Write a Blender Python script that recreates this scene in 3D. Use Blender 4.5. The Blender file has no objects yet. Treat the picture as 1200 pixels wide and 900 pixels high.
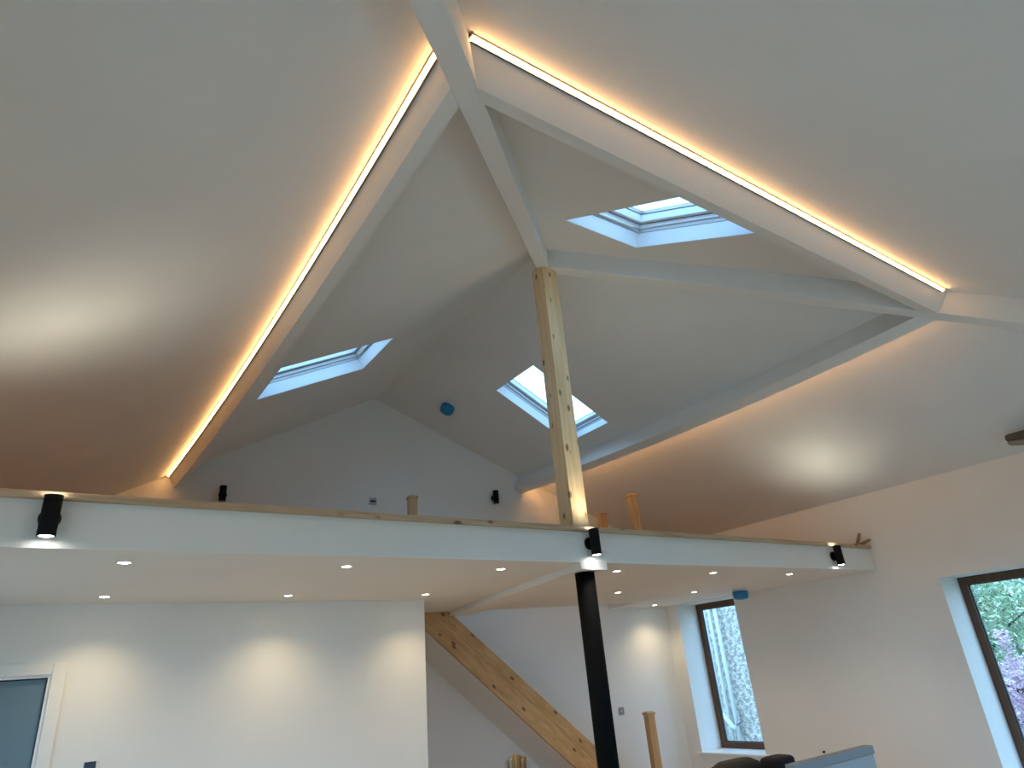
import bpy, bmesh, math, random
from mathutils import Vector, Matrix
random.seed(7)
scene = bpy.context.scene
COL = scene.collection

# ------------------------------------------------------------------ camera
cam_data = bpy.data.cameras.new('camera')
cam = bpy.data.objects.new('camera', cam_data); COL.objects.link(cam)
R_ = Vector((0.8225764, -0.5627783, -0.0815395)); U_ = Vector((-0.1690024, -0.3788521, 0.9098952)); F_ = Vector((0.5429607, 0.7346779, 0.4067456))
M_ = Matrix((R_, U_, -F_)).transposed().to_4x4(); M_.translation = Vector((0, 0, 1.6))
cam.matrix_world = M_
cam_data.sensor_fit = 'HORIZONTAL'; cam_data.sensor_width = 36.0
cam_data.lens = 762.065 / 1200 * 36.0
cam_data.clip_start = 0.05
scene.camera = cam

# ------------------------------------------------------------------ sky, exposure
ZENITH = (0.30, 0.58, 0.96); HORIZON = (0.44, 0.70, 1.0); SKY_STRENGTH = 4.5
w = bpy.data.worlds.new('hazy_sky'); scene.world = w; w.use_nodes = True
_n = w.node_tree.nodes; _l = w.node_tree.links; bg = _n['Background']; bg.inputs[1].default_value = SKY_STRENGTH
_tc = _n.new('ShaderNodeTexCoord'); _sx = _n.new('ShaderNodeSeparateXYZ'); _cr = _n.new('ShaderNodeValToRGB')
_cr.color_ramp.elements[0].position = 0.0; _cr.color_ramp.elements[0].color = (*HORIZON, 1); _cr.color_ramp.elements[1].position = 0.8; _cr.color_ramp.elements[1].color = (*ZENITH, 1)
_l.new(_tc.outputs['Generated'], _sx.inputs[0]); _l.new(_sx.outputs['Z'], _cr.inputs[0]); _l.new(_cr.outputs[0], bg.inputs[0])
scene.view_settings.view_transform = 'Standard'; scene.view_settings.look = 'None'
scene.view_settings.exposure = 0.32; scene.view_settings.gamma = 1.0; scene.view_settings.use_curve_mapping = False
cy = scene.cycles
cy.use_denoising = True; cy.max_bounces = 10; cy.diffuse_bounces = 7; cy.transparent_max_bounces = 16
cy.sample_clamp_indirect = 6.0; cy.caustics_reflective = False; cy.caustics_refractive = False
LED_STRENGTH = 23.0; DOWN_W = 24.0; FASCIA_W = 18.0

def portal(name, c, x_axis, y_axis, n, sx, sy):
    l = bpy.data.lights.new(name, 'AREA'); l.shape = 'RECTANGLE'; l.size = sx; l.size_y = sy; l.cycles.is_portal = True
    o = bpy.data.objects.new(name, l); COL.objects.link(o)
    x = Vector(x_axis).normalized(); z = -Vector(n).normalized(); y = z.cross(x)
    m = Matrix((x, y, z)).transposed().to_4x4(); m.translation = Vector(c); o.matrix_world = m
    return o

# ------------------------------------------------------------------ measures (metres)
X0, ZAP, S = 3.729, 5.641, 0.5056          # ridge, apex height, slope
YN = 4.33; YB = 1.831; ZR = 4.15
S2 = (ZAP - 4.40) / (YN - YB)
XR, XL = 8.343, -0.885
ZE = 3.308; YE = -1.2                      # rear wall
FL = -0.12                                 # floor
YF, ZS, ZT = 4.191, 2.40, 2.653            # mezzanine face, soffit, deck
GK, GY = -0.2033, 9.389
def gy(x, off=0.0): return GY + GK * x - off
GD = Vector((1, GK, 0)).normalized(); GN = Vector((-GK, 1, 0)).normalized()   # along / into gable wall
def zl(x): return ZAP - S * (X0 - x)
def zr(x): return ZAP - S * (x - X0)
def zh(y): return ZAP - S2 * (YN - y)

# ------------------------------------------------------------------ materials
def new_mat(name):
    m = bpy.data.materials.new(name); m.use_nodes = True
    nt = m.node_tree; b = nt.nodes['Principled BSDF']
    return m, nt, b
def paint(name, col, rough=0.85, bump=0.03, scale=180.0, var=0.02):
    m, nt, b = new_mat(name); N = nt.nodes; L = nt.links
    tc = N.new('ShaderNodeTexCoord'); n = N.new('ShaderNodeTexNoise'); n.inputs['Scale'].default_value = 1.3; n.inputs['Detail'].default_value = 3
    L.new(tc.outputs['Object'], n.inputs['Vector'])
    r = N.new('ShaderNodeValToRGB'); r.color_ramp.elements[0].position = .3; r.color_ramp.elements[1].position = .7
    r.color_ramp.elements[0].color = (*[c * (1 - var) for c in col], 1); r.color_ramp.elements[1].color = (*[min(1, c * (1 + var)) for c in col], 1)
    L.new(n.outputs['Fac'], r.inputs[0]); L.new(r.outputs[0], b.inputs['Base Color'])
    b.inputs['Roughness'].default_value = rough
    if bump:
        n2 = N.new('ShaderNodeTexNoise'); n2.inputs['Scale'].default_value = scale; L.new(tc.outputs['Object'], n2.inputs['Vector'])
        bp = N.new('ShaderNodeBump'); bp.inputs['Strength'].default_value = bump; bp.inputs['Distance'].default_value = .01
        L.new(n2.outputs['Fac'], bp.inputs['Height']); L.new(bp.outputs[0], b.inputs['Normal'])
    return m
def solid(name, col, rough=0.5, metal=0.0, spec=0.5):
    m, nt, b = new_mat(name)
    b.inputs['Base Color'].default_value = (*col, 1); b.inputs['Roughness'].default_value = rough; b.inputs['Metallic'].default_value = metal
    b.inputs['Specular IOR Level'].default_value = spec
    return m
def glow(name, col, strength):
    m, nt, b = new_mat(name)
    b.inputs['Base Color'].default_value = (*col, 1); b.inputs['Emission Color'].default_value = (*col, 1); b.inputs['Emission Strength'].default_value = strength
    return m
def wood(name, light, dark, axis='Z', rot=(0, 0, 0), knots=True, rough=0.6, kseed=0.0):
    m, nt, b = new_mat(name); N = nt.nodes; L = nt.links
    tc = N.new('ShaderNodeTexCoord')
    mp = N.new('ShaderNodeMapping'); mp.inputs['Rotation'].default_value = rot; mp.inputs['Location'].default_value = (kseed, kseed * .7, kseed * 1.3)
    L.new(tc.outputs['Object'], mp.inputs['Vector'])
    st = N.new('ShaderNodeMapping'); sc = [14, 14, 14]; sc['XYZ'.index(axis)] = 0.9; st.inputs['Scale'].default_value = sc
    L.new(mp.outputs[0], st.inputs['Vector'])
    n = N.new('ShaderNodeTexNoise'); n.inputs['Scale'].default_value = 1.6; n.inputs['Detail'].default_value = 5; n.inputs['Distortion'].default_value = .6
    L.new(st.outputs[0], n.inputs['Vector'])
    r = N.new('ShaderNodeValToRGB'); r.color_ramp.elements[0].position = .32; r.color_ramp.elements[1].position = .68
    r.color_ramp.elements[0].color = (*dark, 1); r.color_ramp.elements[1].color = (*light, 1)
    L.new(n.outputs['Fac'], r.inputs[0]); out = r.outputs[0]
    if knots:
        kt = N.new('ShaderNodeMapping'); ks = [8.5, 8.5, 8.5]; ks['XYZ'.index(axis)] = 4.2; kt.inputs['Scale'].default_value = ks
        L.new(mp.outputs[0], kt.inputs['Vector'])
        v = N.new('ShaderNodeTexVoronoi'); v.inputs['Scale'].default_value = 1.0; L.new(kt.outputs[0], v.inputs['Vector'])
        kr = N.new('ShaderNodeValToRGB'); kr.color_ramp.elements[0].position = .10; kr.color_ramp.elements[1].position = .19
        kr.color_ramp.elements[0].color = (1, 1, 1, 1); kr.color_ramp.elements[1].color = (0, 0, 0, 1)
        L.new(v.outputs['Distance'], kr.inputs[0])
        mx = N.new('ShaderNodeMixRGB'); mx.inputs['Color2'].default_value = (dark[0] * .22, dark[1] * .16, dark[2] * .12, 1)
        ml = N.new('ShaderNodeMath'); ml.operation = 'MULTIPLY'; ml.inputs[1].default_value = .85
        L.new(kr.outputs[0], ml.inputs[0]); L.new(ml.outputs[0], mx.inputs['Fac']); L.new(out, mx.inputs['Color1']); out = mx.outputs[0]
    L.new(out, b.inputs['Base Color']); b.inputs['Roughness'].default_value = rough
    return m
def glass_mat(name, tint=(0.93, 0.97, 0.97)):
    m = bpy.data.materials.new(name); m.use_nodes = True; nt = m.node_tree; nt.nodes.clear()
    o = nt.nodes.new('ShaderNodeOutputMaterial'); t = nt.nodes.new('ShaderNodeBsdfTransparent'); t.inputs[0].default_value = (*tint, 1)
    g = nt.nodes.new('ShaderNodeBsdfGlossy'); g.inputs['Roughness'].default_value = .02
    lw = nt.nodes.new('ShaderNodeLayerWeight'); lw.inputs[0].default_value = .5; pw = nt.nodes.new('ShaderNodeMath'); pw.operation = 'POWER'; pw.inputs[1].default_value = 5.0
    f = nt.nodes.new('ShaderNodeMath'); f.operation = 'MULTIPLY_ADD'; f.inputs[1].default_value = .6; f.inputs[2].default_value = .03; mx = nt.nodes.new('ShaderNodeMixShader')
    nt.links.new(lw.outputs['Facing'], pw.inputs[0]); nt.links.new(pw.outputs[0], f.inputs[0])
    nt.links.new(f.outputs[0], mx.inputs[0]); nt.links.new(t.outputs[0], mx.inputs[1]); nt.links.new(g.outputs[0], mx.inputs[2]); nt.links.new(mx.outputs[0], o.inputs[0])
    return m
WALL = (0.80, 0.785, 0.755)
M = {}
M['plaster'] = paint('white_wall_paint', WALL)
M['ceiling'] = paint('white_ceiling_paint', (0.79, 0.78, 0.76))
M['gloss'] = solid('white_gloss_paint', (0.80, 0.80, 0.79), .35)
M['black'] = solid('matt_black_metal', (0.004, 0.004, 0.0045), .6, spec=.15)
M['steel'] = solid('black_painted_steel', (0.004, 0.004, 0.0045), .8, spec=.08)
M['alu'] = solid('grey_aluminium', (0.35, 0.33, 0.30), .4, .8)
M['led'] = glow('warm_led_diffuser', (1.0, 0.50, 0.175), LED_STRENGTH)
M['lamp'] = glow('warm_white_lamp', (1.0, 0.86, 0.62), 30.0)
M['lampcool'] = glow('neutral_white_lamp', (1.0, 0.97, 0.88), 30.0)
M['bezel'] = solid('white_bezel', (0.75, 0.75, 0.73), .4)
M['post'] = wood('pale_pine', (0.90, 0.67, 0.40), (0.74, 0.52, 0.27), 'Z', kseed=.31)
M['nosing'] = wood('pine_nosing', (0.60, 0.43, 0.28), (0.42, 0.28, 0.17), 'X', kseed=1.7)
ang = math.atan(.93)
M['stringer'] = wood('honey_pine', (0.60, 0.37, 0.17), (0.45, 0.26, 0.10), 'X', rot=(0, -ang, 0), kseed=2.3)
M['newel'] = wood('orange_pine', (0.58, 0.38, 0.20), (0.46, 0.29, 0.14), 'Z', knots=False)
M['offcut'] = wood('brown_offcut_wood', (0.32, 0.22, 0.12), (0.22, 0.14, 0.07), 'X', knots=False)
M['frame'] = wood('brown_window_timber', (0.115, 0.048, 0.018), (0.07, 0.028, 0.010), 'Z', knots=False, rough=.4)
M['glass'] = glass_mat('clear_glass')
M['sky_frame'] = solid('white_skylight_frame', (0.66, 0.69, 0.72), .4)
M['seal'] = solid('dark_rubber_seal', (0.05, 0.06, 0.07), .6)
M['groove'] = solid('grey_lining_groove', (0.30, 0.32, 0.35), .6)
M['under_frame'] = solid('pale_grey_frame', (0.52, 0.53, 0.55), .5)
M['door'] = paint('blue_grey_door_paint', (0.135, 0.215, 0.265), .5, bump=0)
M['blue'] = solid('blue_dust_cover', (0.005, 0.19, 0.45), .4)
M['chrome'] = solid('brushed_steel_plate', (0.30, 0.31, 0.33), .35, .7)
M['plate_grey'] = solid('blue_grey_plate', (0.38, 0.40, 0.46), .5)
M['screen'] = solid('dark_screen', (0.03, 0.04, 0.06), .15)
M['floor'] = wood('oak_floor', (0.56, 0.39, 0.25), (0.45, 0.31, 0.19), 'Y', knots=False)
M['deck'] = paint('tan_flooring_sheet', (0.52, 0.37, 0.21), .8, bump=.1, scale=60, var=.15)
M['brown'] = paint('dark_brown_leather', (0.014, 0.009, 0.007), .75, bump=.3, scale=40, var=.4)
M['throw'] = paint('dark_throw_fabric', (0.010, 0.008, 0.010), .95, bump=.3, scale=60, var=.3)
M['board'] = paint('grey_blue_board', (0.34, 0.38, 0.41), .6, bump=0)
M['board_edge'] = paint('grey_board_edge', (0.22, 0.24, 0.26), .6, bump=0)
M['straw'] = wood('dried_straw', (0.34, 0.22, 0.09), (0.10, 0.06, 0.025), 'Z', knots=False)
M['wrap'] = glass_mat('clear_wrap', (.9, .9, .88))
M['dark'] = solid('near_black', (0.01, 0.008, 0.008), .6)
M['weathered'] = paint('weathered_brown', (0.085, 0.068, 0.055), .6, bump=.2, scale=50, var=.25)
M['weathered_pale'] = paint('weathered_grey', (0.24, 0.23, 0.21), .6, bump=.1, scale=50, var=.2)
def pebbledash():
    m, nt, b = new_mat('pebbledash_render'); N = nt.nodes; L = nt.links
    tc = N.new('ShaderNodeTexCoord'); v = N.new('ShaderNodeTexVoronoi'); v.inputs['Scale'].default_value = 26; L.new(tc.outputs['Object'], v.inputs['Vector'])
    n = N.new('ShaderNodeTexNoise'); n.inputs['Scale'].default_value = 13; n.inputs['Detail'].default_value = 6; L.new(tc.outputs['Object'], n.inputs['Vector'])
    r = N.new('ShaderNodeValToRGB'); r.color_ramp.elements[0].position = .42; r.color_ramp.elements[1].position = .58
    r.color_ramp.elements[0].color = (.36, .33, .30, 1); r.color_ramp.elements[1].color = (.68, .63, .58, 1)
    L.new(n.outputs['Fac'], r.inputs[0]); L.new(r.outputs[0], b.inputs['Base Color'])
    bp = N.new('ShaderNodeBump'); bp.inputs['Strength'].default_value = .8; bp.inputs['Distance'].default_value = .03
    L.new(v.outputs['Distance'], bp.inputs['Height']); L.new(bp.outputs[0], b.inputs['Normal']); b.inputs['Roughness'].default_value = .95
    return m
M['pebble'] = pebbledash()
M['pipe'] = solid('white_pvc_pipe', (0.62, 0.63, 0.63), .4)
M['grass'] = paint('grass_ground', (0.07, 0.10, 0.035), .95, bump=.4, scale=30, var=.3)
M['paving'] = paint('pale_bounce_paving', (0.52, 0.45, 0.36), .9, bump=.2, scale=20, var=.12)  # pale tone chosen to bounce daylight indoors
def leaf(name, a, c):
    m, nt, b = new_mat(name); N = nt.nodes; L = nt.links
    tc = N.new('ShaderNodeTexCoord'); n = N.new('ShaderNodeTexNoise'); n.inputs['Scale'].default_value = 5; L.new(tc.outputs['Object'], n.inputs['Vector'])
    r = N.new('ShaderNodeValToRGB'); r.color_ramp.elements[0].position = .35; r.color_ramp.elements[1].position = .65
    r.color_ramp.elements[0].color = (*a, 1); r.color_ramp.elements[1].color = (*c, 1)
    L.new(n.outputs['Fac'], r.inputs[0]); L.new(r.outputs[0], b.inputs['Base Color']); b.inputs['Roughness'].default_value = .6
    return m
M['leaf'] = leaf('hazed_green_leaf', (0.26, 0.36, 0.20), (0.46, 0.52, 0.30))  # outdoor haze is put into the lightened leaf greens
M['leaf2'] = leaf('hazed_grey_leaf', (0.26, 0.34, 0.27), (0.42, 0.48, 0.38))  # paled and greyed so the leaf colour itself carries haze
M['blossom'] = leaf('pink_blossom', (0.62, 0.36, 0.46), (0.78, 0.60, 0.66))
M['bark'] = paint('tree_bark', (0.08, 0.06, 0.045), .9, bump=.5, scale=30, var=.3)

# ------------------------------------------------------------------ mesh helpers
class MB:
    def __init__(s): s.v = []; s.f = []; s.smooth = []
    def hexa(s, p):                         # 0-3 bottom ring, 4-7 top ring
        b = len(s.v); s.v += [tuple(q) for q in p]
        for f in ((3, 2, 1, 0), (4, 5, 6, 7), (0, 1, 5, 4), (1, 2, 6, 5), (2, 3, 7, 6), (3, 0, 4, 7)):
            s.f.append(tuple(b + i for i in f)); s.smooth.append(False)
        return s
    def box(s, x0, x1, y0, y1, z0, z1):
        return s.hexa([(x0, y0, z0), (x1, y0, z0), (x1, y1, z0), (x0, y1, z0), (x0, y0, z1), (x1, y0, z1), (x1, y1, z1), (x0, y1, z1)])
    def obox(s, o, ax, ay, az):             # origin corner + three edge vectors
        o, ax, ay, az = map(Vector, (o, ax, ay, az))
        return s.hexa([o, o + ax, o + ax + ay, o + ay, o + az, o + ax + az, o + ax + ay + az, o + ay + az])
    def prism(s, poly, vec):
        b = len(s.v); n = len(poly); vec = Vector(vec)
        s.v += [tuple(q) for q in poly] + [tuple(Vector(q) + vec) for q in poly]
        s.f.append(tuple(b + i for i in reversed(range(n)))); s.f.append(tuple(b + n + i for i in range(n))); s.smooth += [False] * 2
        for i in range(n):
            j = (i + 1) % n; s.f.append((b + i, b + j, b + n + j, b + n + i)); s.smooth.append(False)
        return s
    def sweep(s, rings, closed_ends=True, smooth=False):
        b = len(s.v); n = len(rings[0])
        for r in rings: s.v += [tuple(q) for q in r]
        for k in range(len(rings) - 1):
            for i in range(n):
                j = (i + 1) % n
                s.f.append((b + k * n + i, b + k * n + j, b + (k + 1) * n + j, b + (k + 1) * n + i)); s.smooth.append(smooth)
        if closed_ends:
            s.f.append(tuple(b + i for i in reversed(range(n)))); e = b + (len(rings) - 1) * n
            s.f.append(tuple(e + i for i in range(n))); s.smooth += [False] * 2
        return s
    def tube(s, pts, radii, n=12, caps=True):
        pts = [Vector(q) for q in pts]; rings = []
        for i, q in enumerate(pts):
            d = (pts[min(i + 1, len(pts) - 1)] - pts[max(i - 1, 0)])
            if d.length < 1e-9: d = Vector((0, 0, 1))
            d.normalize()
            u = d.cross(Vector((0, 0, 1)) if abs(d.z) < .9 else Vector((1, 0, 0))).normalized(); w_ = d.cross(u)
            r = radii[i] if isinstance(radii, (list, tuple)) else radii
            rings.append([q + u * math.cos(2 * math.pi * k / n) * r + w_ * math.sin(2 * math.pi * k / n) * r for k in range(n)])
        return s.sweep(rings, caps, True)
    def lathe(s, prof, c, up=(0, 0, 1), n=24):  # prof: (radius, height); closed at both ends when radius is 0
        c = Vector(c); d = Vector(up).normalized(); u = d.cross(Vector((0, 0, 1)) if abs(d.z) < .9 else Vector((1, 0, 0))).normalized(); w_ = d.cross(u)
        rings = [[c + d * h + u * math.cos(2 * math.pi * k / n) * max(r, 1e-4) + w_ * math.sin(2 * math.pi * k / n) * max(r, 1e-4) for k in range(n)] for r, h in prof]
        return s.sweep(rings, True, True)
    def build(s, name, mat, parent=None, bevel=0.0, seg=2):
        off = parent_world(parent)
        me = bpy.data.meshes.new(name); me.from_pydata([tuple(Vector(q) - off) for q in s.v], [], s.f); me.update()
        bm = bmesh.new(); bm.from_mesh(me); bmesh.ops.recalc_face_normals(bm, faces=bm.faces); bm.to_mesh(me); bm.free()
        for i, pl in enumerate(me.polygons): pl.use_smooth = s.smooth[i]
        me.materials.append(mat)
        o = bpy.data.objects.new(name, me); COL.objects.link(o)
        if parent: o.parent = parent
        if bevel:
            m = o.modifiers.new('bevel', 'BEVEL'); m.width = bevel; m.segments = seg; m.limit_method = 'ANGLE'
        return o
def parent_world(p):
    v = Vector((0, 0, 0))
    while p: v = v + Vector(p.location); p = p.parent
    return v
def tag(o, label, cat, group=None):
    o['label'] = label; o['category'] = cat
    if group: o['group'] = group
    return o
def thing(name, loc, label, cat, group=None):
    o = bpy.data.objects.new(name, None); o.empty_display_size = .1; COL.objects.link(o); o.location = loc
    return tag(o, label, cat, group)
def struct(o, label=None):
    o['kind'] = 'structure'
    if label: o['label'] = label
    return o
def sempty(name, loc, label=None):
    o = bpy.data.objects.new(name, None); o.empty_display_size = .1; COL.objects.link(o); o.location = loc
    return struct(o, label)

# ------------------------------------------------------------------ skylight openings (corner points on the slopes)
SKY_L = [(1.588, 6.868, 0), (2.815, 6.85, 0), (2.805, 5.95, 0), (1.588, 5.98, 0)]
SKY_R = [(4.670, 6.71, 0), (4.670, 5.835, 0), (5.872, 5.855, 0), (5.872, 6.72, 0)]
SKY_H = [(3.205, 3.36, 0), (4.065, 3.353, 0), (4.150, 2.205, 0), (3.265, 2.21, 0)]
SKY_L = [Vector((x, y, zl(x))) for x, y, _ in SKY_L]
SKY_R = [Vector((x, y, zr(x))) for x, y, _ in SKY_R]
SKY_H = [Vector((x, y, zh(y))) for x, y, _ in SKY_H]

def slab_with_hole(name, outer, hole, thick, mat, up):
    bm = bmesh.new(); edges = []
    for loop in ([outer] + ([hole] if hole else [])):
        vs = [bm.verts.new(q) for q in loop]
        edges += [bm.edges.new((vs[i], vs[(i + 1) % len(vs)])) for i in range(len(vs))]
    bmesh.ops.triangle_fill(bm, use_beauty=True, use_dissolve=False, edges=edges)
    for f in bm.faces:
        f.normal_update()
        if f.normal.dot(Vector(up)) > 0: f.normal_flip()
    ext = bmesh.ops.extrude_face_region(bm, geom=list(bm.faces))
    for v in [g for g in ext['geom'] if isinstance(g, bmesh.types.BMVert)]: v.co += Vector(up) * thick
    bmesh.ops.recalc_face_normals(bm, faces=bm.faces)
    me = bpy.data.meshes.new(name); bm.to_mesh(me); bm.free(); me.materials.append(mat)
    o = bpy.data.objects.new(name, me); COL.objects.link(o)
    return struct(o)

# ------------------------------------------------------------------ setting: roof slopes
TH = 0.20
xo, xi, yo = XL - .45, XR + .75, YE - .5
dl = S / S2                                            # dy/dx of the hips in plan
nL = Vector((-S, 0, 1)).normalized(); nR = Vector((S, 0, 1)).normalized(); nH = Vector((0, -S2, 1)).normalized()
def P(x, y, z): return Vector((x, y, z))
YGo = .35
outL = [P(X0, YN, ZAP), P(X0, gy(X0) + YGo, ZAP), P(xo, gy(xo) + YGo, zl(xo)), P(xo, YN - dl * (X0 - xo), zl(xo))]
outR = [P(X0, YN, ZAP), P(X0, gy(X0) + YGo, ZAP), P(xi, gy(xi) + YGo, zr(xi)), P(xi, YN - dl * (xi - X0), zr(xi))]
def hipx(y, sgn): return X0 + sgn * (YN - y) / dl
outH = [P(X0, YN, ZAP), P(hipx(yo, -1), yo, zh(yo)), P(hipx(yo, 1), yo, zh(yo))]
struct(slab_with_hole('ceiling_left', outL, SKY_L, TH, M['ceiling'], nL), 'white sloping ceiling on the far side from the windows')
struct(slab_with_hole('ceiling_right', outR, SKY_R, TH, M['ceiling'], nR), 'white sloping ceiling above the windowed wall')
struct(slab_with_hole('ceiling_hip', outH, SKY_H, TH, M['ceiling'], nH), 'white sloping ceiling of the hipped end')

# ------------------------------------------------------------------ setting: walls and floors
W1 = (2.30, 3.521, -0.02, 2.205)    # y0 y1 z0 z1
W2 = (6.345, 7.445, 0.345, 2.388)
W3 = (0.0, 1.30, 0.35, 2.205)
def zcap(x, y): return min(zl(x), zr(x), zh(y)) + .10
def wall_along_y(name, x0, x1, ya, yb_, openings, label):
    m = MB(); xin = x0 if x0 > X0 else x1
    ys = sorted(set([ya, yb_] + [v for o in openings for v in o[:2]] + [YN - dl * abs(X0 - xin)]))
    for a, b in zip(ys[:-1], ys[1:]):
        op = [o for o in openings if o[0] <= a + 1e-6 and o[1] >= b - 1e-6]
        za, zb = zcap(xin, a), zcap(xin, b)
        if op:
            o = op[0]
            m.box(x0, x1, a, b, FL - .1, o[2])
            m.hexa([(x0, a, o[3]), (x1, a, o[3]), (x1, b, o[3]), (x0, b, o[3]), (x0, a, za), (x1, a, za), (x1, b, zb), (x0, b, zb)])
        else:
            m.hexa([(x0, a, FL - .1), (x1, a, FL - .1), (x1, b, FL - .1), (x0, b, FL - .1), (x0, a, za), (x1, a, za), (x1, b, zb), (x0, b, zb)])
    return struct(m.build(name, M['plaster']), label)
wall_along_y('wall_right', XR, XR + .60, YE, gy(XR) + .2, [W1, W2, W3], 'pale wall with deep window recesses')
WL = (4.65, 5.95, 0.75, 2.10); WL2 = (-0.3, 3.7, FL, 2.25)
wall_along_y('wall_left', XL - .40, XL, YE, gy(XL) + .2, [WL, WL2], 'pale side wall')
# gable wall, skewed in plan
g0, g1 = XL - .40, XR + .60
gp = [P(g0, gy(g0), FL - .1), P(g1, gy(g1), FL - .1), P(g1, gy(g1), zr(g1) + .08), P(X0, gy(X0), ZAP + .08), P(g0, gy(g0), zl(g0) + .08)]
struct(MB().prism(gp, GN * .35).build('wall_far', M['plaster']), 'pale gable wall behind the mezzanine')
# rear wall with a wide glazed opening
GL = (1.4, 7.0, FL, 2.25)
m = MB()
zc = zh(YE) + .1
m.box(g0, GL[0], YE - .4, YE, FL - .1, zc); m.box(GL[1], g1, YE - .4, YE, FL - .1, zc); m.box(GL[0], GL[1], YE - .4, YE, GL[3], zc)
struct(m.build('wall_rear', M['plaster']), 'pale end wall with wide glazed doors')
struct(MB().box(g0, g1, YE - .4, gy(g0) + .3, FL - .2, FL).build('floor', M['floor']), 'oak floor')
# door wall under the mezzanine
YD, XD = 6.47, 3.37
DO = (-0.66, 0.189, FL, 1.896)
m = MB()
m.box(XL - .05, DO[0], YD, YD + .12, FL - .02, ZS + .02); m.box(DO[1], XD, YD, YD + .12, FL - .02, ZS + .02); m.box(DO[0], DO[1], YD, YD + .12, DO[3], ZS + .02)
m.box(XD - .12, XD, YD + .12, gy(XD) + .02, FL - .02, ZS + .02)
struct(m.build('wall_inner', M['plaster']), 'pale partition wall below the mezzanine')

# mezzanine deck with the stairwell cut out, boxed face and soffit
SW = .83                                               # stairwell width from the gable wall
sx0, sx1 = 4.36, 7.15
m = MB()
def deck(poly): m.prism([P(x, y, ZS) for x, y in poly], (0, 0, ZT - ZS - .02))
xa, xb = XL - .02, XR + .02
deck([(xa, YF + .018), (xb, YF + .018), (xb, gy(xb, SW)), (xa, gy(xa, SW))])
e0 = (sx0, gy(sx0, SW)); e1 = (sx0 + GN.x * SW, gy(sx0, SW) + GN.y * SW); h0 = (sx1, gy(sx1, SW)); h1 = (sx1 + GN.x * SW, gy(sx1, SW) + GN.y * SW)
deck([(xa, gy(xa, SW)), e0, (e1[0], gy(e1[0]) + .02), (xa, gy(xa) + .02)])
deck([h0, (xb, gy(xb, SW)), (xb, gy(xb) + .02), (h1[0], gy(h1[0]) + .02)])
m.box(xa, xb, YF, YF + .018, ZS, ZT)
struct(m.build('floor_upper', M['plaster']), 'white boxed-in mezzanine with plain soffit')
m = MB(); zd = ZT - .02
for poly in ([(xa, YF + .018), (xb, YF + .018), (xb, gy(xb, SW)), (xa, gy(xa, SW))], [(xa, gy(xa, SW)), e0, (e1[0], gy(e1[0])), (xa, gy(xa))], [h0, (xb, gy(xb, SW)), (xb, gy(xb)), (h1[0], gy(h1[0]))]):
    m.prism([P(x, y, zd) for x, y in poly], (0, 0, .02))
struct(m.build('floor_deck', M['deck']), 'bare tan flooring sheets on the mezzanine')
m = MB(); m.box(XL, XR, YF - .028, YF + .20, ZT, ZT + .044)
struct(m.build('trim_1', M['nosing'], bevel=.008), 'pine board capping the mezzanine edge')
# downstand beam to the column, square to the gable
bd = Vector((-GK, 1, 0)); bd = bd / bd.y
m = MB(); L_ = 3.42
b0, b1 = P(3.632, YF + .001, 2.341), P(3.926, YF + .001, 2.341)
m.hexa([b0 - P(0, .003, 0), b1 - P(0, .003, 0), b1 + bd * L_, b0 + bd * L_, b0 + P(0, -.003, .08), b1 + P(0, -.003, .08), b1 + bd * L_ + P(0, 0, .08), b0 + bd * L_ + P(0, 0, .08)])
tag(m.build('soffit_beam', M['plaster'], bevel=.004), 'white boxed downstand beam under the soffit ending above the black column', 'beam')

# ------------------------------------------------------------------ purlins and hips (plastered)
def bow(t): return 4 * t * (1 - t)
def hipAy(x): return YN - dl * (X0 - x)
def hipCy(x): return YN - dl * (x - X0)
N1 = P(1.25, 1.86, ZR); N3 = P(6.06, 1.865, ZR); N2B = P(3.735, YN, 5.405)
def purlin_side(name, sgn, x_of, drop, width, bowa, label):
    n = Vector((sgn * S, 0, 1)).normalized(); a = Vector((-sgn * 1, 0, S)).normalized()
    stations = 14; rings = []
    hip_line = (N1, N2B) if sgn < 0 else (N3, N2B)
    def yh(x): q, r = hip_line; return q.y + (x - q.x) * (r.y - q.y) / (r.x - q.x)
    for k in range(stations + 1):
        t = k / stations; ring = []
        for base in (Vector((0, 0, 0)), n * (drop + .05), n * (drop + .05) + a * width, a * width):
            xx = x_of(0) + base.x; ys = yh(xx); ye = gy(xx) + .01; y = ys + (ye - ys) * t
            dx = bowa * bow(t); x_base = x_of(t)
            ring.append(P(x_base + dx + base.x, y, ZR - sgn * S * dx * 1.0 + base.z - (x_base - x_of(0)) * sgn * S))
        rings.append(ring)
    return tag(MB().sweep(rings).build(name, M['plaster']), label, 'beam', 'plastered purlins')
purlin_side('purlin_beam', -1, lambda t: 1.192, .185, .134, .075, 'white plastered purlin with a lit strip running down to the gable wall')
purlin_side('purlin_beam', 1, lambda t: 6.12 - .10 * t, .25, .134, .09, 'white plastered purlin above the windowed wall, its strip light hidden behind')
n = nH; a = Vector((0, 1, S2)).normalized(); rings = [[], []]
for base in (Vector((0, 0, 0)), n * .27, n * .27 + a * .115, a * .115):
    y = YB + base.y; z = ZR + base.z
    rings[0].append(P(N1.x + (y - N1.y) * (N2B.x - N1.x) / (N2B.y - N1.y), y, z))
    rings[1].append(P(N3.x + (y - N3.y) * (N2B.x - N3.x) / (N2B.y - N3.y), y, z))
tag(MB().sweep(rings).build('purlin_beam', M['plaster']), 'white plastered purlin with a lit strip spanning between the two hip rafters', 'beam', 'plastered purlins')
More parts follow.
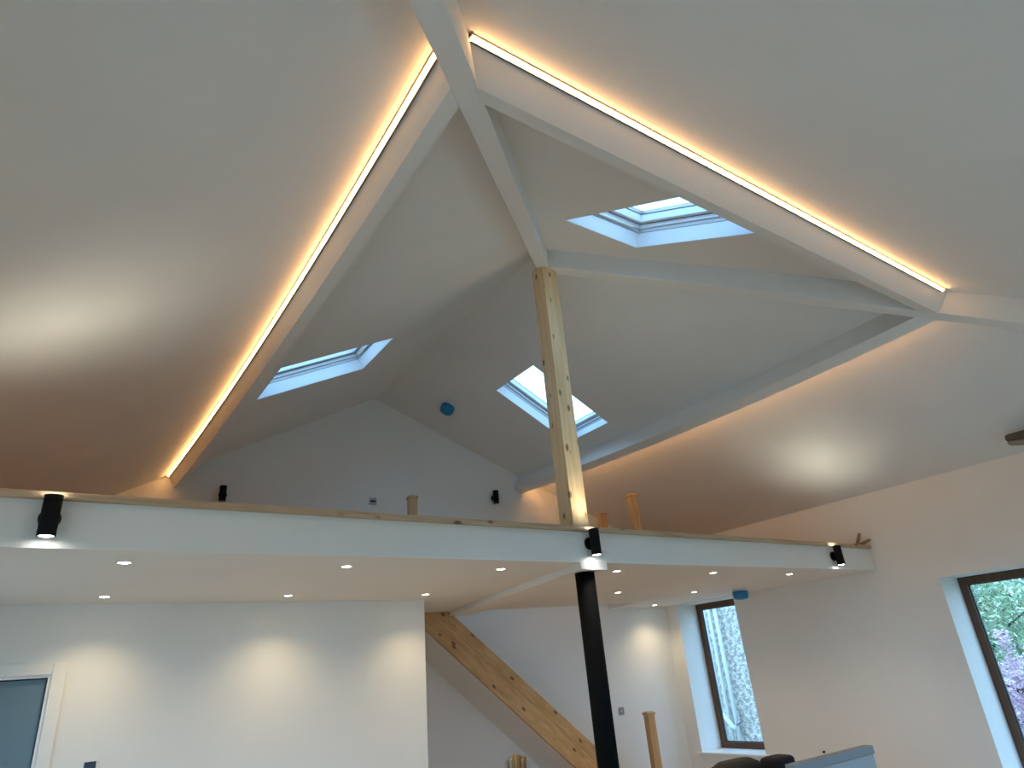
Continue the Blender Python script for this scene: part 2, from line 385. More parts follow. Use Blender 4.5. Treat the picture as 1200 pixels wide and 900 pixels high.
def hip(q, label, ext):
    d = (N2B - q); d = d / Vector((d.x, d.y)).length; pr = Vector((-d.y, d.x, 0)) * .0625
    a_ = q - d * ext; b_ = N2B + d * .07
    m = MB(); up = P(0, 0, .30)
    m.hexa([a_ - pr, a_ + pr, b_ + pr, b_ - pr, a_ - pr + up, a_ + pr + up, b_ + pr + up, b_ - pr + up])
    return tag(m.build('hip_beam', M['plaster'], bevel=.004), label, 'beam', 'plastered hip rafters')
hip(N1, 'white plastered hip rafter climbing to the pine post from the side away from the windows', 2.9)
hip(N3, 'white plastered hip rafter climbing to the pine post from the windowed wall', 3.2)

# ------------------------------------------------------------------ LED strips in the corners of the purlins
def led(pts, toward, label):
    # pts: centre line; toward: two axes (along face, along ceiling) spanning the corner
    f, c = Vector(toward[0]).normalized(), Vector(toward[1]).normalized()
    t = thing('led_strip', pts[0], label, 'strip light', 'warm strip lights on the purlins')
    wd = .036
    ch = MB(); di = MB(); ra = []; rb = []
    for q in pts:
        q = Vector(q)
        ra.append([q + f * .001, q + f * (wd + .002), q + f * (wd + .002) + c * .017, q + f * (wd - .001) + c * .017, q + f * (wd - .001) + c * .006, q + f * .008 + c * .006, q + f * .008 + c * .023, q + f * .001 + c * .023])
        rb.append([q + f * (wd - .002) + c * .007, q + f * (wd - .002) + c * .011, q + f * .019 + c * .020, q + f * .0110 + c * .020, q + f * .0095 + c * .007])
    ch.sweep(ra).build('channel', M['alu'], t); di.sweep(rb).build('diffuser', M['led'], t)
    e = MB()
    for q in (pts[0], pts[-1]):
        dirv = (Vector(pts[1]) - Vector(pts[0])).normalized() * (.008 if q is pts[0] else -.008)
        q = Vector(q) - dirv; e = MB().prism([q, q + f * wd, q + c * wd], dirv * 1.05); e.build('end_cap', M['alu'], t)
    return t
nLv, aL = nL, Vector((1, 0, S)).normalized()
def ledL(t):
    y = 1.80 + (gy(1.1) - .06 - 1.80) * t; dx = .075 * bow(t)
    x = 1.192 + dx - nL.x * -0.185; x = 1.192 + dx + nL.x * .185
    return P(x, y, zl(x))
led([ledL(k / 14) for k in range(15)], (-nL, -aL), 'warm glowing strip light along the purlin that runs down to the gable wall')
qb = P(0, YB, ZR) + nH * .222
def ledB(x): return P(x, qb.y, zh(qb.y))
led([ledB(1.22), ledB(3.6), ledB(6.0)], (-nH, -Vector((0, 1, S2)).normalized()), 'warm glowing strip light along the purlin between the two hip rafters')
aR = Vector((-1, 0, S)).normalized()
def ledD(t):
    y = 1.96 + (gy(6.1) - .06 - 1.96) * t; x0_ = 6.12 - .10 * t + .09 * bow(t)
    return P(x0_ + nR.x * .150, y, ZR - S * (x0_ - 6.12) + nR.z * .150)
led([ledD(k / 14) for k in range(15)], (-nR, -aR), 'warm glowing strip light hidden behind the purlin above the windowed wall')

# ------------------------------------------------------------------ skylights
def skylight(name, q, n, top_pair, label):
    # q: 4 corners on the ceiling, n: outward normal, top_pair: indices of the upper edge
    n = Vector(n); c = sum(q, Vector()) / 4
    t = sempty(name, c, label)
    def ring(m, d0, d1, i0, i1):
        # frame between inset i0 and i1, from depth d0 to d1
        def ins(p_, i):
            r = []
            for k in range(4):
                e1 = (p_[(k + 1) % 4] - p_[k]).normalized(); e2 = (p_[k - 1] - p_[k]).normalized(); r.append(p_[k] + (e1 + e2) * i)
            return r
        A, B = ins(q, i0), ins(q, i1)
        for k in range(4):
            j = (k + 1) % 4
            m.hexa([A[k] + n * d0, A[j] + n * d0, B[j] + n * d0, B[k] + n * d0, A[k] + n * d1, A[j] + n * d1, B[j] + n * d1, B[k] + n * d1])
        return ins
    m = MB(); ring(m, .002, .135, -.004, .010); m.build('reveal_lining', M['sky_frame'], t)
    m = MB(); ring(m, .135, .143, -.004, .007); m.build('lining_groove', M['groove'], t)
    m = MB(); ring(m, .142, .175, -.02, .012); m.build('frame_rebate', M['under_frame'], t)
    m = MB(); ring(m, .175, .213, -.02, .030); m.build('outer_frame', M['sky_frame'], t, bevel=.004)
    m = MB(); ring(m, .213, .218, -.02, .029); m.build('gasket', M['seal'], t)
    m = MB(); ring(m, .218, .290, .010, .075); sash = m.build('sash', M['sky_frame'], t, bevel=.006)
    m = MB(); ins = ring(m, .288, .293, .070, .079); m.build('pane_gasket', M['seal'], sash)
    A = ins(q, .07); m = MB(); m.hexa([p_ + n * .291 for p_ in A] + [p_ + n * .299 for p_ in A]); m.build('pane', M['glass'], sash)
    m = MB(); ring(m, .20, .37, -.10, -.02); m.build('flashing', M['alu'], t)
    # ventilation bar along the upper edge
    i, j = top_pair; a, b = q[i], q[j]; e = (b - a).normalized(); k = [x for x in range(4) if x not in top_pair]
    down = ((q[k[0]] + q[k[1]]) / 2 - (a + b) / 2).normalized()
    m = MB(); o = a + e * .10 + down * .030 + n * .165; L = (b - a).length - .20
    m.tube([o, o + e * L], .011, 10); v = m.build('vent_bar', M['gloss'], t)
    m = MB()
    for s_ in (.12, .88):
        o2 = o + e * (L * s_); m.tube([o2, o2 - down * .025], .009, 8)
    m.build('bar_bracket', M['gloss'], v)
    e2 = (q[k[0]] - q[j if (q[k[0]] - q[j]).length < (q[k[0]] - q[i]).length else i]).length
    portal('portal_' + name, c + n * .33, e, down, -n, (b - a).length, e2)
    return t
skylight('window_3', SKY_L, nL, (1, 2), 'white framed roof window in the slope away from the windowed wall')
t = skylight('window_4', SKY_R, nR, (0, 1), 'white framed roof window partly behind the pine post')
qa, qc = SKY_R[1] + (SKY_R[0] - SKY_R[1]) * .17 + nR * .31, SKY_R[2] + (SKY_R[3] - SKY_R[2]) * .17 + nR * .31
MB().obox(qa, (qc - qa), P(0, .014, 0), nR * .02).build('glazing_bar', M['groove'], t)
skylight('window_5', SKY_H, nH, (0, 1), 'white framed roof window in the hipped end slope')

# ------------------------------------------------------------------ wall windows (brown timber)
def wall_window(name, o, label, sill=False, mull=()):
    y0, y1, z0, z1 = o; xf = XR + .445
    t = sempty(name, P(xf, (y0 + y1) / 2, z0), label)
    fw = .085
    m = MB(); m.box(xf, xf + .07, y0, y1, z1 - fw, z1); m.box(xf, xf + .07, y0, y1, z0, z0 + fw)
    m.box(xf, xf + .07, y0, y0 + fw, z0 + fw, z1 - fw); m.box(xf, xf + .07, y1 - fw, y1, z0 + fw, z1 - fw)
    fr_ = m.build('frame', M['frame'], t, bevel=.006)
    m = MB(); g = .012
    for (a, b, c_, d) in ((y0 + fw, y1 - fw, z1 - fw - g, z1 - fw), (y0 + fw, y1 - fw, z0 + fw, z0 + fw + g), (y0 + fw, y0 + fw + g, z0 + fw, z1 - fw), (y1 - fw - g, y1 - fw, z0 + fw, z1 - fw)):
        m.box(xf + .025, xf + .05, a, b, c_, d)
    m.build('gasket', M['seal'], fr_)
    MB().box(xf + .033, xf + .041, y0 + fw, y1 - fw, z0 + fw, z1 - fw).build('pane', M['glass'], fr_)
    m = MB()
    if sill:
        m.box(XR - .028, xf, y0 - .075, y1 + .075, z0 - .035, z0 - .001) if False else None
        m.box(XR - .03, XR, y0 - .075, y1 + .075, z0 - .022, z0 + .003); m.box(XR - .002, xf, y0 + .001, y1 - .001, z0 - .002, z0 + .003)
        m.build('sill_board', M['gloss'], t, bevel=.003)
    portal('portal_' + name, P(xf + .08, (y0 + y1) / 2, (z0 + z1) / 2), (0, 1, 0), (0, 0, 1), (-1, 0, 0), y1 - y0, z1 - z0)
    return t
wall_window('window_1', W1, 'brown timber window in a deep white recess looking onto pink blossom')
wall_window('window_2', W2, 'tall narrow brown timber window under the mezzanine looking onto a rendered wall', sill=True)
wall_window('window_6', W3, 'brown timber window beside the end wall', sill=True)
# glazed doors in the rear wall and a side window: daylight from behind the viewpoint
t = sempty('window_7', P((GL[0] + GL[1]) / 2, YE - .3, FL), 'wide brown framed glazed doors in the end wall')
m = MB(); nb = 5
for k in range(nb + 1):
    x = GL[0] + (GL[1] - GL[0]) * k / nb; m.box(x - .045, x + .045, YE - .33, YE - .26, GL[2], GL[3])
m.box(GL[0], GL[1], YE - .33, YE - .26, GL[3] - .09, GL[3]); m.box(GL[0], GL[1], YE - .33, YE - .26, GL[2], GL[2] + .1)
m.build('frame', M['frame'], t)
for k in range(nb):
    xA = GL[0] + (GL[1] - GL[0]) * k / nb + .045; xB = GL[0] + (GL[1] - GL[0]) * (k + 1) / nb - .045
    MB().box(xA, xB, YE - .30, YE - .292, GL[2] + .1, GL[3] - .09).build('pane', M['glass'], t)
portal('portal_rear', P((GL[0] + GL[1]) / 2, YE - .36, (GL[2] + GL[3]) / 2), (1, 0, 0), (0, 0, 1), (0, 1, 0), GL[1] - GL[0], GL[3] - GL[2])
for wn_, WW, lab_ in (('window_8', WL, 'brown framed window in the side wall by the door'), ('window_9', WL2, 'wide brown framed glazed doors in the side wall')):
  t = sempty(wn_, P(XL - .3, (WW[0] + WW[1]) / 2, WW[2]), lab_)
  m = MB(); a, b, c_, d = WW
  m.box(XL - .33, XL - .26, a, b, c_, c_ + .08); m.box(XL - .33, XL - .26, a, b, d - .08, d); m.box(XL - .33, XL - .26, a, a + .08, c_, d); m.box(XL - .33, XL - .26, b - .08, b, c_, d)
  m.build('frame', M['frame'], t); MB().box(XL - .30, XL - .292, a + .08, b - .08, c_ + .08, d - .08).build('pane', M['glass'], t)
  portal('portal_' + wn_, P(XL - .36, (a + b) / 2, (c_ + d) / 2), (0, 1, 0), (0, 0, 1), (1, 0, 0), b - a, d - c_)

# ------------------------------------------------------------------ door
t = sempty('door_1', P((DO[0] + DO[1]) / 2, YD, FL), 'blue grey door in a white frame')
leaf_ = MB().box(DO[0] + .03, DO[1] - .034, YD + .035, YD + .078, FL + .005, DO[3] - .036).build('leaf', M['door'], t, bevel=.003)
m = MB(); m.box(DO[0], DO[0] + .028, YD - .002, YD + .122, FL, DO[3]); m.box(DO[1] - .028, DO[1], YD - .002, YD + .122, FL, DO[3]); m.box(DO[0] + .028, DO[1] - .028, YD - .002, YD + .122, DO[3] - .028, DO[3])
m.build('frame', M['gloss'], t)
m = MB(); aw = .082
m.box(DO[0] - aw, DO[0] + .008, YD - .018, YD, FL, DO[3] + aw); m.box(DO[1] - .008, DO[1] + aw, YD - .018, YD, FL, DO[3] + aw); m.box(DO[0] + .008, DO[1] - .008, YD - .018, YD, DO[3] - .008, DO[3] + aw)
m.build('architrave', M['plaster'], t, bevel=.005)
m = MB(); m.lathe([(0, 0), (.026, 0), (.026, .008), (.010, .010), (.010, .045), (0, .045)], P(-.58, YD + .035, .92), (0, -1, 0)); m.tube([P(-.58, YD - .008, .92), P(-.46, YD - .008, .92)], .009, 10)
m.build('handle', M['chrome'], leaf_)
struct(MB().box(DO[1] + .085, XD, YD - .018, YD, FL, FL + .14).build('baseboard_inner', M['gloss'], bevel=.004))
struct(MB().box(XR - .018, XR, YE, gy(XR), FL, FL + .10).build('baseboard_right', M['gloss'], bevel=.004))

# ------------------------------------------------------------------ post and column
t = tag(MB().box(3.652, 3.829, 4.243, 4.42, ZT, 5.405).build('timber_post', M['post'], bevel=.004), 'square pale pine post rising from the mezzanine edge to the roof', 'post')
t = thing('steel_column', P(3.79, 4.335, FL), 'round black steel column under the mezzanine beam', 'column')
MB().tube([P(3.79, 4.335, FL + .012), P(3.79, 4.335, 2.341)], .083, 40).build('shaft', M['steel'], t)
MB().box(3.67, 3.91, 4.215, 4.455, FL, FL + .012).build('base_plate', M['steel'], t)

# ------------------------------------------------------------------ wall lights
def spot(name, loc, d, watts, ang, blend, col, size=.02, parent=None):
    l = bpy.data.lights.new(name, 'SPOT'); l.energy = watts; l.spot_size = math.radians(ang); l.spot_blend = blend; l.color = col; l.shadow_soft_size = size
    o = bpy.data.objects.new(name, l); COL.objects.link(o); o.rotation_mode = 'QUATERNION'; o.rotation_quaternion = Vector(d).to_track_quat('-Z', 'Y')
    off = parent_world(parent); o.location = Vector(loc) - off
    if parent: o.parent = parent
    return o
WHITE = (1.0, 0.92, 0.72); WARM = (1.0, 0.77, 0.44)
def wall_light(c, wall_n, gap, label, group, lit, h=.215, r=.043):
    # c: centre of the body; wall_n: unit vector into the wall
    c = Vector(c); wn = Vector(wall_n); t = thing('wall_light', c + wn * gap, label, 'wall light', group)
    ring = lambda z0, s: [(0, z0 - s * .012), (r * .84, z0 - s * .012), (r * .84, z0), (r * .94, z0), (r, z0 - s * .006)]
    prof = [(0, -h / 2 + .014), (r * .82, -h / 2 + .014), (r * .84, -h / 2), (r, -h / 2), (r, -h / 2 + .035), (r * .975, -h / 2 + .037), (r * .975, -h / 2 + .040), (r, -h / 2 + .042),
            (r, h / 2 - .042), (r * .975, h / 2 - .040), (r * .975, h / 2 - .037), (r, h / 2 - .035), (r, h / 2), (r * .84, h / 2), (r * .82, h / 2 - .014), (0, h / 2 - .014)]
    body = MB().lathe(prof, c, n=32).build('body', M['black'], t)
    MB().lathe([(0, 0), (.052, 0), (.052, .018), (.046, .022), (0, .022)], c + wn * gap, -wn, 28).build('base_plate', M['black'], t)
    MB().tube([c + wn * (r - .006), c + wn * (gap - .018)], .016, 14).build('arm', M['black'], t)
    for s in (-1, 1):
        z = c.z + s * (h / 2 - .003)
        MB().lathe([(0, -.008), (r * .80, -.008), (r * .80, 0), (r * .55, .003), (0, .004)], P(c.x, c.y, z - s * .0), (0, 0, s), 24).build('lens', M['lampcool'] if lit else M['screen'], body)
        if lit: spot('wall_light_beam', P(c.x, c.y, c.z + s * (h / 2 + .004)), (0, 0, s), FASCIA_W * (1.0 if s > 0 else .55), 104, 1.0, WHITE, .03, t)
    return t
for x, z, lab in ((-.024, 2.552, 'lit black up and down wall light at the mezzanine end away from the windows'), (3.755, 2.556, 'lit black up and down wall light above the black column'), (7.465, 2.541, 'lit black up and down wall light at the mezzanine end by the windowed wall')):
    wall_light(P(x, YF - .078, z), (0, 1, 0), .078, lab, 'lit wall lights on the mezzanine face', True)
for x, z, lab in ((1.771, 4.075, 'unlit black wall light on the gable wall near the lit purlin'), (5.56, 4.118, 'unlit black wall light on the gable wall beside the pine post')):
    wall_light(P(x, gy(x), z) - GN * .08, GN, .08, lab, 'unlit wall lights on the gable wall', False, h=.20, r=.044)

# ------------------------------------------------------------------ recessed downlights
order = ['first', 'second', 'third', 'fourth', 'fifth', 'sixth']
def downlight(x, y, label, watts=None):
    t = thing('downlight', P(x, y, ZS), label, 'downlight', 'recessed downlights in the mezzanine soffit')
    MB().lathe([(.036, 0), (.046, 0), (.044, -.004), (.036, -.005), (.034, -.0015), (.034, 0)], P(x, y, ZS), n=24).build('bezel', M['bezel'], t)
    MB().lathe([(0, -.0005), (.0345, -.0005), (.030, -.004), (.015, -.0065), (0, -.007)], P(x, y, ZS), n=20).build('lens', M['lamp'], t)
    spot('downlight_beam', P(x, y, ZS - .015), (0, 0, -1), watts or DOWN_W, 124, 1.0, WARM, .03, t)
for k, x in enumerate((.384, 1.766, 3.085, 4.385, 5.758, 7.107)):
    downlight(x, 4.56, 'lit recessed downlight just behind the mezzanine face, %s counting towards the windowed wall' % order[k])
for k, x in enumerate((.413, 1.81, 3.165)):
    downlight(x, 6.04, 'lit recessed downlight close to the door wall, %s counting away from the door' % order[k])
for k, x in enumerate((4.369, 5.738, 7.107)):
    downlight(x, 6.0, 'lit recessed downlight in front of the stairwell, %s counting towards the windowed wall' % order[k])
downlight(7.842, 7.435, 'lit recessed downlight in the soffit corner between stairwell and narrow window')

# ------------------------------------------------------------------ smoke detectors with blue covers
def smoke(c, n, label):
    n = Vector(n); t = thing('smoke_detector', c, label, 'smoke detector', 'smoke detectors under blue dust covers')
    MB().lathe([(0, 0), (.090, 0), (.090, .022), (.084, .025), (0, .025)], c, n, 28).build('base', M['gloss'], t)
    MB().lathe([(.0, .030), (.098, .030), (.102, .045), (.100, .090), (.088, .125), (.055, .134), (0, .135)], c, n, 28).build('dust_cover', M['blue'], t)
    return t
smoke(P(4.466, 7.642, zr(4.466)), -nR, 'smoke detector under a blue dust cover on the slope by the gable wall')
smoke(P(7.73, 5.75, ZS), (0, 0, -1), 'smoke detector under a blue dust cover on the soffit by the narrow window')

# ------------------------------------------------------------------ switches
def plate(name, c, right, up, out, sx, sy, mat, label, cat, inset=None):
    r, u, o = Vector(right), Vector(up), Vector(out); c = Vector(c)
    t = thing(name, c, label, cat)
    MB().obox(c - r * sx / 2 - u * sy / 2, r * sx, u * sy, o * .009).build('plate', mat, t, bevel=.002)
    for (ox, oy, wx, wy, mm, nm) in (inset or []):
        q = c + r * ox + u * oy + o * .007; MB().obox(q - r * wx / 2 - u * wy / 2, r * wx, u * wy, o * .006).build(nm, mm, t, bevel=.001)
    return t
UP = (0, 0, 1)
plate('light_switch', P(3.716, gy(3.716), 4.03), GD, UP, -GN, .11, .11, M['plate_grey'], 'square light switch on the gable wall above the mezzanine', 'switch', [(0, 0, .075, .028, M['screen'], 'rocker')])
plate('light_switch', P(7.293, gy(7.293), .985), GD, UP, -GN, .088, .10, M['chrome'], 'brushed steel switch plate on the wall beside the black column', 'switch', [(0, 0, .014, .026, M['gloss'], 'rocker')])
plate('thermostat', P(.528, YD, 1.215), (1, 0, 0), UP, (0, -1, 0), .105, .125, M['gloss'], 'white framed control panel with dark screen beside the door', 'thermostat', [(0, .005, .078, .085, M['screen'], 'screen')])

# ------------------------------------------------------------------ stairs
def sp(x, z, off): return P(x, gy(x, off), z)
stair = thing('staircase', sp(6.9, FL, SW / 2), 'honey pine closed string staircase climbing along the gable wall', 'staircase')
k_ = -.93
def top(x): return 2.39 + k_ * (x - 4.336)
xs0, xs1 = 3.98, 6.92
vh = .475
def string_board(off0, off1, name, z_hi=0.0, z_lo=-vh, par=None):
    pts = [(xs0, top(xs0)), (xs1, top(xs1)), ]
    a = [sp(xs0, top(xs0) + z_hi, off0), sp(xs1, top(xs1) + z_hi, off0), sp(xs1, max(FL, top(xs1) + z_lo), off0), sp(xs1 - .5, max(FL, top(xs1 - .5) + z_lo), off0), sp(xs0, top(xs0) + z_lo, off0)]
    b = [sp(xs0, top(xs0) + z_hi, off1), sp(xs1, top(xs1) + z_hi, off1), sp(xs1, max(FL, top(xs1) + z_lo), off1), sp(xs1 - .5, max(FL, top(xs1 - .5) + z_lo), off1), sp(xs0, top(xs0) + z_lo, off1)]
    m = MB(); m.sweep([a, b]); return m.build(name, M['stringer'], par or stair, bevel=.003)
sb_ = string_board(SW + .02, SW - .02, 'stringer')
string_board(SW + .026, SW - .026, 'stringer_capping', .012, -.17, sb_)
string_board(.045, .002, 'wall_stringer', 0.0, -.42)
nt_ = 11
for i in range(nt_):
    x = 6.75 - i * .225; z = top(x) - .16
    if x < xs0 + .1 or z < FL: continue
    m = MB(); a0, a1 = sp(x + .12, z - .03, SW - .02), sp(x - .135, z - .03, SW - .02); c0, c1 = sp(x + .12, z - .03, .04), sp(x - .135, z - .03, .04)
    m.hexa([a0, a1, c1, c0] + [q + P(0, 0, .03) for q in (a0, a1, c1, c0)]); m.build('tread', M['stringer'], stair)
    a0, a1, c1, c0 = sp(x + .105, z - .20, SW - .02), sp(x + .09, z - .20, SW - .02), sp(x + .09, z - .20, .04), sp(x + .105, z - .20, .04)
    m = MB(); m.hexa([a0, a1, c1, c0] + [q + P(0, 0, .17) for q in (a0, a1, c1, c0)]); m.build('riser', M['stringer'], stair)
m = MB()
q = [sp(xs0, top(xs0) - vh + .02, SW - .02), sp(6.4, top(6.4) - vh + .02, SW - .02), sp(6.4, top(6.4) - vh + .02, .002), sp(xs0, top(xs0) - vh + .02, .002)]
m.hexa(q + [v + P(0, 0, .02) for v in q]); m.build('underside_board', M['plaster'], stair)

def newel(c, h, label, below=0.0):
    t = thing('newel_post', c, label, 'newel post', 'pine newel posts')
    c = Vector(c); r = .054
    def sq(z0, z1, r0, r1):
        a = [c + GD * (sx * r0) + GN * (sy * r0) + P(0, 0, z0) for sx, sy in ((-1, -1), (1, -1), (1, 1), (-1, 1))]
        b = [c + GD * (sx * r1) + GN * (sy * r1) + P(0, 0, z1) for sx, sy in ((-1, -1), (1, -1), (1, 1), (-1, 1))]
        return a + b
    MB().hexa(sq(-below, h - .04, r, r)).build('shaft', M['newel'], t, bevel=.005)
    m = MB(); m.hexa(sq(h - .04, h - .018, r + .010, r + .012)); m.hexa(sq(h - .018, h, r + .012, r - .012)); m.build('cap', M['newel'], t, bevel=.003)
ZTOP = 3.80
newel(P(3.73, 7.417, ZT), ZTOP - ZT, 'pine newel post on the mezzanine in front of the square light switch')
newel(P(6.69, 6.44, ZT), ZTOP - ZT, 'tall looking pine newel post on the mezzanine nearest the windowed wall')
newel(P(7.06, 7.50, ZT), ZTOP - ZT, 'pine newel post on the mezzanine just beside the foot of the square pine post')
newel(P(7.02, 7.08, FL), 1.0 - FL, 'pine newel post with square cap at the foot of the stairs')

# ------------------------------------------------------------------ wood offcuts left on the capping board
zt = ZT + .044
for pts, lab in ((((8.06, 4.25, zt + .012), (8.20, 4.25, zt + .012), (8.325, 4.25, zt + .155)), 'short brown wood offcut leaning up against the wall end of the pine capping'),
                 (((8.10, 4.22, zt + .008), (8.22, 4.185, zt + .02), (8.335, 4.15, zt + .062)), 'short brown wood offcut lying across the wall end of the pine capping')):
    tag(MB().tube([Vector(q) for q in pts], [.012, .022, .016], 6).build('wood_offcut', M['offcut']), lab, 'offcut')

# ------------------------------------------------------------------ fitting at the ceiling above the window wall
t = thing('ceiling_bracket', P(8.25, 2.15, zr(8.25)), 'dark brown round-ended fitting below the slope beside the windowed wall', 'fitting')
MB().tube([P(7.90, 2.275, 3.388), P(7.90, 2.262, 3.389), P(7.90, 2.24, 3.388), P(7.92, 2.10, 3.38), P(7.95, 1.90, 3.36)], [.006, .034, .044, .054, .058], 14).build('arm', M['weathered'], t)
MB().tube([P(7.875, 2.262, 3.342), P(7.875, 2.24, 3.330), P(7.90, 2.10, 3.305), P(7.93, 1.90, 3.27)], [.006, .024, .034, .040], 12).build('lower_rail', M['weathered_pale'], t)
MB().tube([P(7.95, 1.90, 3.34), P(7.97, 1.90, zr(7.97))], .022, 10).build('hanger', M['weathered'], t)

# ------------------------------------------------------------------ furniture tops along the lower edge
def cushion(b, c, sx, sy, sz, n=10, e=3.2):
    # rounded box (superellipsoid) centred at c
    c = Vector(c); rings = []
    sg = lambda v, p_: math.copysign(abs(v) ** p_, v)
    for i in range(1, n):
        ph = -math.pi / 2 + math.pi * i / n; rings.append([c + Vector((sx * sg(math.cos(ph), 2 / e) * sg(math.cos(th), 2 / e), sy * sg(math.cos(ph), 2 / e) * sg(math.sin(th), 2 / e), sz * sg(math.sin(ph), 2 / e))) for th in [2 * math.pi * k / 28 for k in range(28)]])
    return b.sweep(rings, True, True)
ch = thing('armchair', P(5.45, 4.25, FL), 'dark brown leather armchair seen over its rounded back below the narrow window', 'armchair')
cushion(MB(), P(5.36, 4.43, .38), .40, .13, .375).build('backrest', M['brown'], ch)
cushion(MB(), P(5.36, 4.10, .18), .36, .33, .14).build('seat', M['brown'], ch)
for s in (-1, 1): cushion(MB(), P(5.36 + s * .46, 4.14, .22), .10, .36, .22).build('armrest', M['brown'], ch)
for sx in (-1, 1):
    for sy in (-1, 1): MB().tube([P(5.36 + sx * .36, 4.12 + sy * .25, FL), P(5.36 + sx * .34, 4.12 + sy * .24, .08)], [.018, .024], 10).build('leg', M['dark'], ch)
tag(cushion(MB(), P(5.66, 4.20, .665), .155, .10, .085, e=5).build('folded_throw', M['throw']), 'dark folded throw with a square corner beside the armchair back', 'throw')
bo = thing('grey_panel', P(5.6, 3.56, FL), 'grey blue upright panel with a darker top edge in front of the windowed wall', 'panel')
MB().box(4.98, 6.12, 3.56, 3.62, FL, .73).build('board', M['board'], bo)
MB().box(4.975, 6.125, 3.545, 3.635, .73, .795).build('top_edge', M['board_edge'], bo, bevel=.006)
bq = thing('dried_bouquet', P(3.40, 5.0, FL), 'straw coloured dried bunch in clear wrap standing before the staircase', 'bouquet')
MB().lathe([(0, 0), (.11, 0), (.12, .05), (.10, .45), (.085, .60), (.10, .62), (.08, .62), (0, .60)], P(3.40, 5.0, FL), n=20).build('vase', M['dark'], bq)
for k in range(26):
    a = random.uniform(0, 6.28); r = random.uniform(.01, .075); h = random.uniform(.97, 1.015)
    MB().tube([P(3.40 + .3 * r * math.cos(a), 5 + .3 * r * math.sin(a), .45), P(3.40 + r * math.cos(a), 5 + r * math.sin(a), h - .10), P(3.40 + 1.1 * r * math.cos(a), 5 + 1.1 * r * math.sin(a), h)], [.004, .014, .009], 6).build('stem', M['straw'], bq)
MB().lathe([(.06, .50), (.105, .85), (.112, .98), (.098, 1.07), (.060, 1.115), (.015, 1.12)], P(3.40, 5.0, FL), n=24).build('clear_wrap', M['wrap'], bq)

# ------------------------------------------------------------------ outside
struct(MB().box(-30, 40, -30, 40, FL - .5, FL - .25).build('ground', M['grass']), 'grass outside')
struct(MB().box(-9, XL - .41, -9, 12, FL - .25, FL - .12).build('floor_bounce_side', M['paving']), 'pale paving added beside the house to bounce daylight in')  # unseen paving, added so daylight bounces up to the ceiling
struct(MB().box(XL - .40, XR + 3.2, -9, YE - .41, FL - .25, FL - .12).build('floor_bounce_rear', M['paving']), 'pale paving added behind the house to bounce daylight in')  # unseen too, added as daylight bounce for the rear glazing
struct(MB().box(XR + .62, 10.6, YE - .40, 12, FL - .25, FL - .12).build('floor_bounce_path', M['paving']), 'pale paving added outside the windows to bounce daylight in')  # added strip that bounces daylight into the window recesses
nb_ = thing('neighbouring_house', P(10.9, 10.0, FL - .25), 'pebbledashed house wall with white downpipes outside the narrow window', 'building')
MB().box(10.9, 11.3, 7.7, 10.2, FL - .3, 3.3).build('wall', M['pebble'], nb_)
for y, r in ((8.70, .036), (8.85, .030), (8.97, .022)):
    MB().tube([P(10.80, y, FL - .25), P(10.80, y, 3.2)], r, 14).build('downpipe', M['pipe'], nb_)
MB().tube([P(10.79, 8.95, .62), P(10.79, 8.80, .42), P(10.79, 8.70, .38)], .045, 12).build('branch_pipe', M['pipe'], nb_)
MB().tube([P(10.79, 8.70, .44), P(10.79, 8.58, .52)], .03, 12).build('inspection_stub', M['chrome'], nb_)

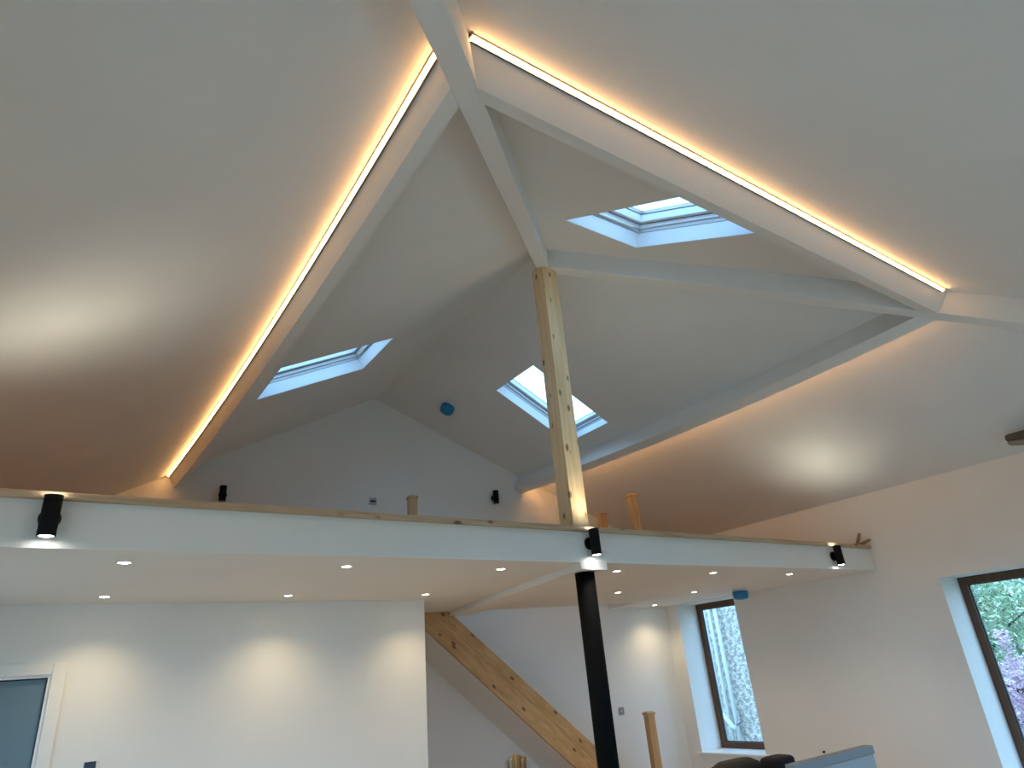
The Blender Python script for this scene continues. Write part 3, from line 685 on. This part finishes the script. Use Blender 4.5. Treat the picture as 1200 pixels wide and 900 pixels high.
def tree(name, base, h, rx, rz, nleaf, size, mat, label, cat, extra=(), group=None):
    base = Vector(base); t = thing(name, base, label, cat, group)
    m = MB(); m.tube([base, base + P(.05, .03, h * .35), base + P(-.03, .06, h * .75)], [.09, .07, .03], 10)
    for k in range(7):
        a = k * 2.4; q = base + P(0, 0, h * (.3 + .06 * k)); m.tube([q, q + P(math.cos(a) * rx * .5, math.sin(a) * rx * .5, h * .15), q + P(math.cos(a) * rx * .85, math.sin(a) * rx * .85, h * .22)], [.035, .022, .008], 6)
    m.build('trunk', M['bark'], t)
    f = MB(); c = base + P(0, 0, h - rz)
    for k in range(nleaf):
        while True:
            v = Vector((random.uniform(-1, 1), random.uniform(-1, 1), random.uniform(-1, 1)))
            if .25 < v.length < 1: break
        q = c + Vector((v.x * rx, v.y * rx, v.z * rz)); s = size * random.uniform(.6, 1.4)
        d1 = Vector((random.gauss(0, 1), random.gauss(0, 1), random.gauss(0, 1))).normalized(); d2 = d1.orthogonal().normalized()
        i = len(f.v); f.v += [tuple(q - d1 * s), tuple(q + d2 * s * .45), tuple(q + d1 * s), tuple(q - d2 * s * .45)]; f.f.append((i, i + 1, i + 2, i + 3)); f.smooth.append(False)
    for (ec, erx, erz, en) in extra:
        for k in range(en):
            v = Vector((random.gauss(0, .45), random.gauss(0, .45), random.uniform(-1, 1))); q = Vector(ec) + Vector((v.x * erx, v.y * erx, v.z * erz)); s = size * random.uniform(.6, 1.3)
            d1 = Vector((random.gauss(0, 1), random.gauss(0, 1), random.gauss(0, 1))).normalized(); d2 = d1.orthogonal().normalized()
            i = len(f.v); f.v += [tuple(q - d1 * s), tuple(q + d2 * s * .45), tuple(q + d1 * s), tuple(q - d2 * s * .45)]; f.f.append((i, i + 1, i + 2, i + 3)); f.smooth.append(False)
    o = f.build('foliage', mat, t); o['kind'] = 'stuff'
    return t
tree('blossom_shrub', (11.7, 4.25, FL - .25), 1.62, .62, .80, 6500, .030, M['blossom'], 'pink flowering shrub just outside the wide window', 'shrub', extra=[((11.55, 4.30, 1.25), .11, .38, 420), ((11.6, 4.0, 1.15), .14, .30, 300), ((11.6, 4.55, .95), .12, .25, 250)])
tree('garden_tree', (13.9, 5.6, FL - .25), 3.6, 1.15, 1.6, 9000, .05, M['leaf'], 'light green leafy tree behind the pink shrub', 'tree')
tree('garden_tree', (18.6, 8.4, FL - .25), 5.4, 1.9, 2.6, 8000, .09, M['leaf2'], 'tall grey green tree at the back of the garden', 'tree')
tree('garden_tree', (17.2, 5.0, FL - .25), 4.8, 1.55, 2.3, 8000, .08, M['leaf2'], 'rounded grey green tree at the back of the garden', 'tree')
tag(MB().lathe([(0, 0), (.014, 0), (.014, .012), (.008, .03), (0, .032)], P(XR, 5.478, .413), (-1, 0, 0), 10).build('wall_fixing', M['dark']), 'small dark cable stub poking out of the wall above the grey panel', 'fixing')
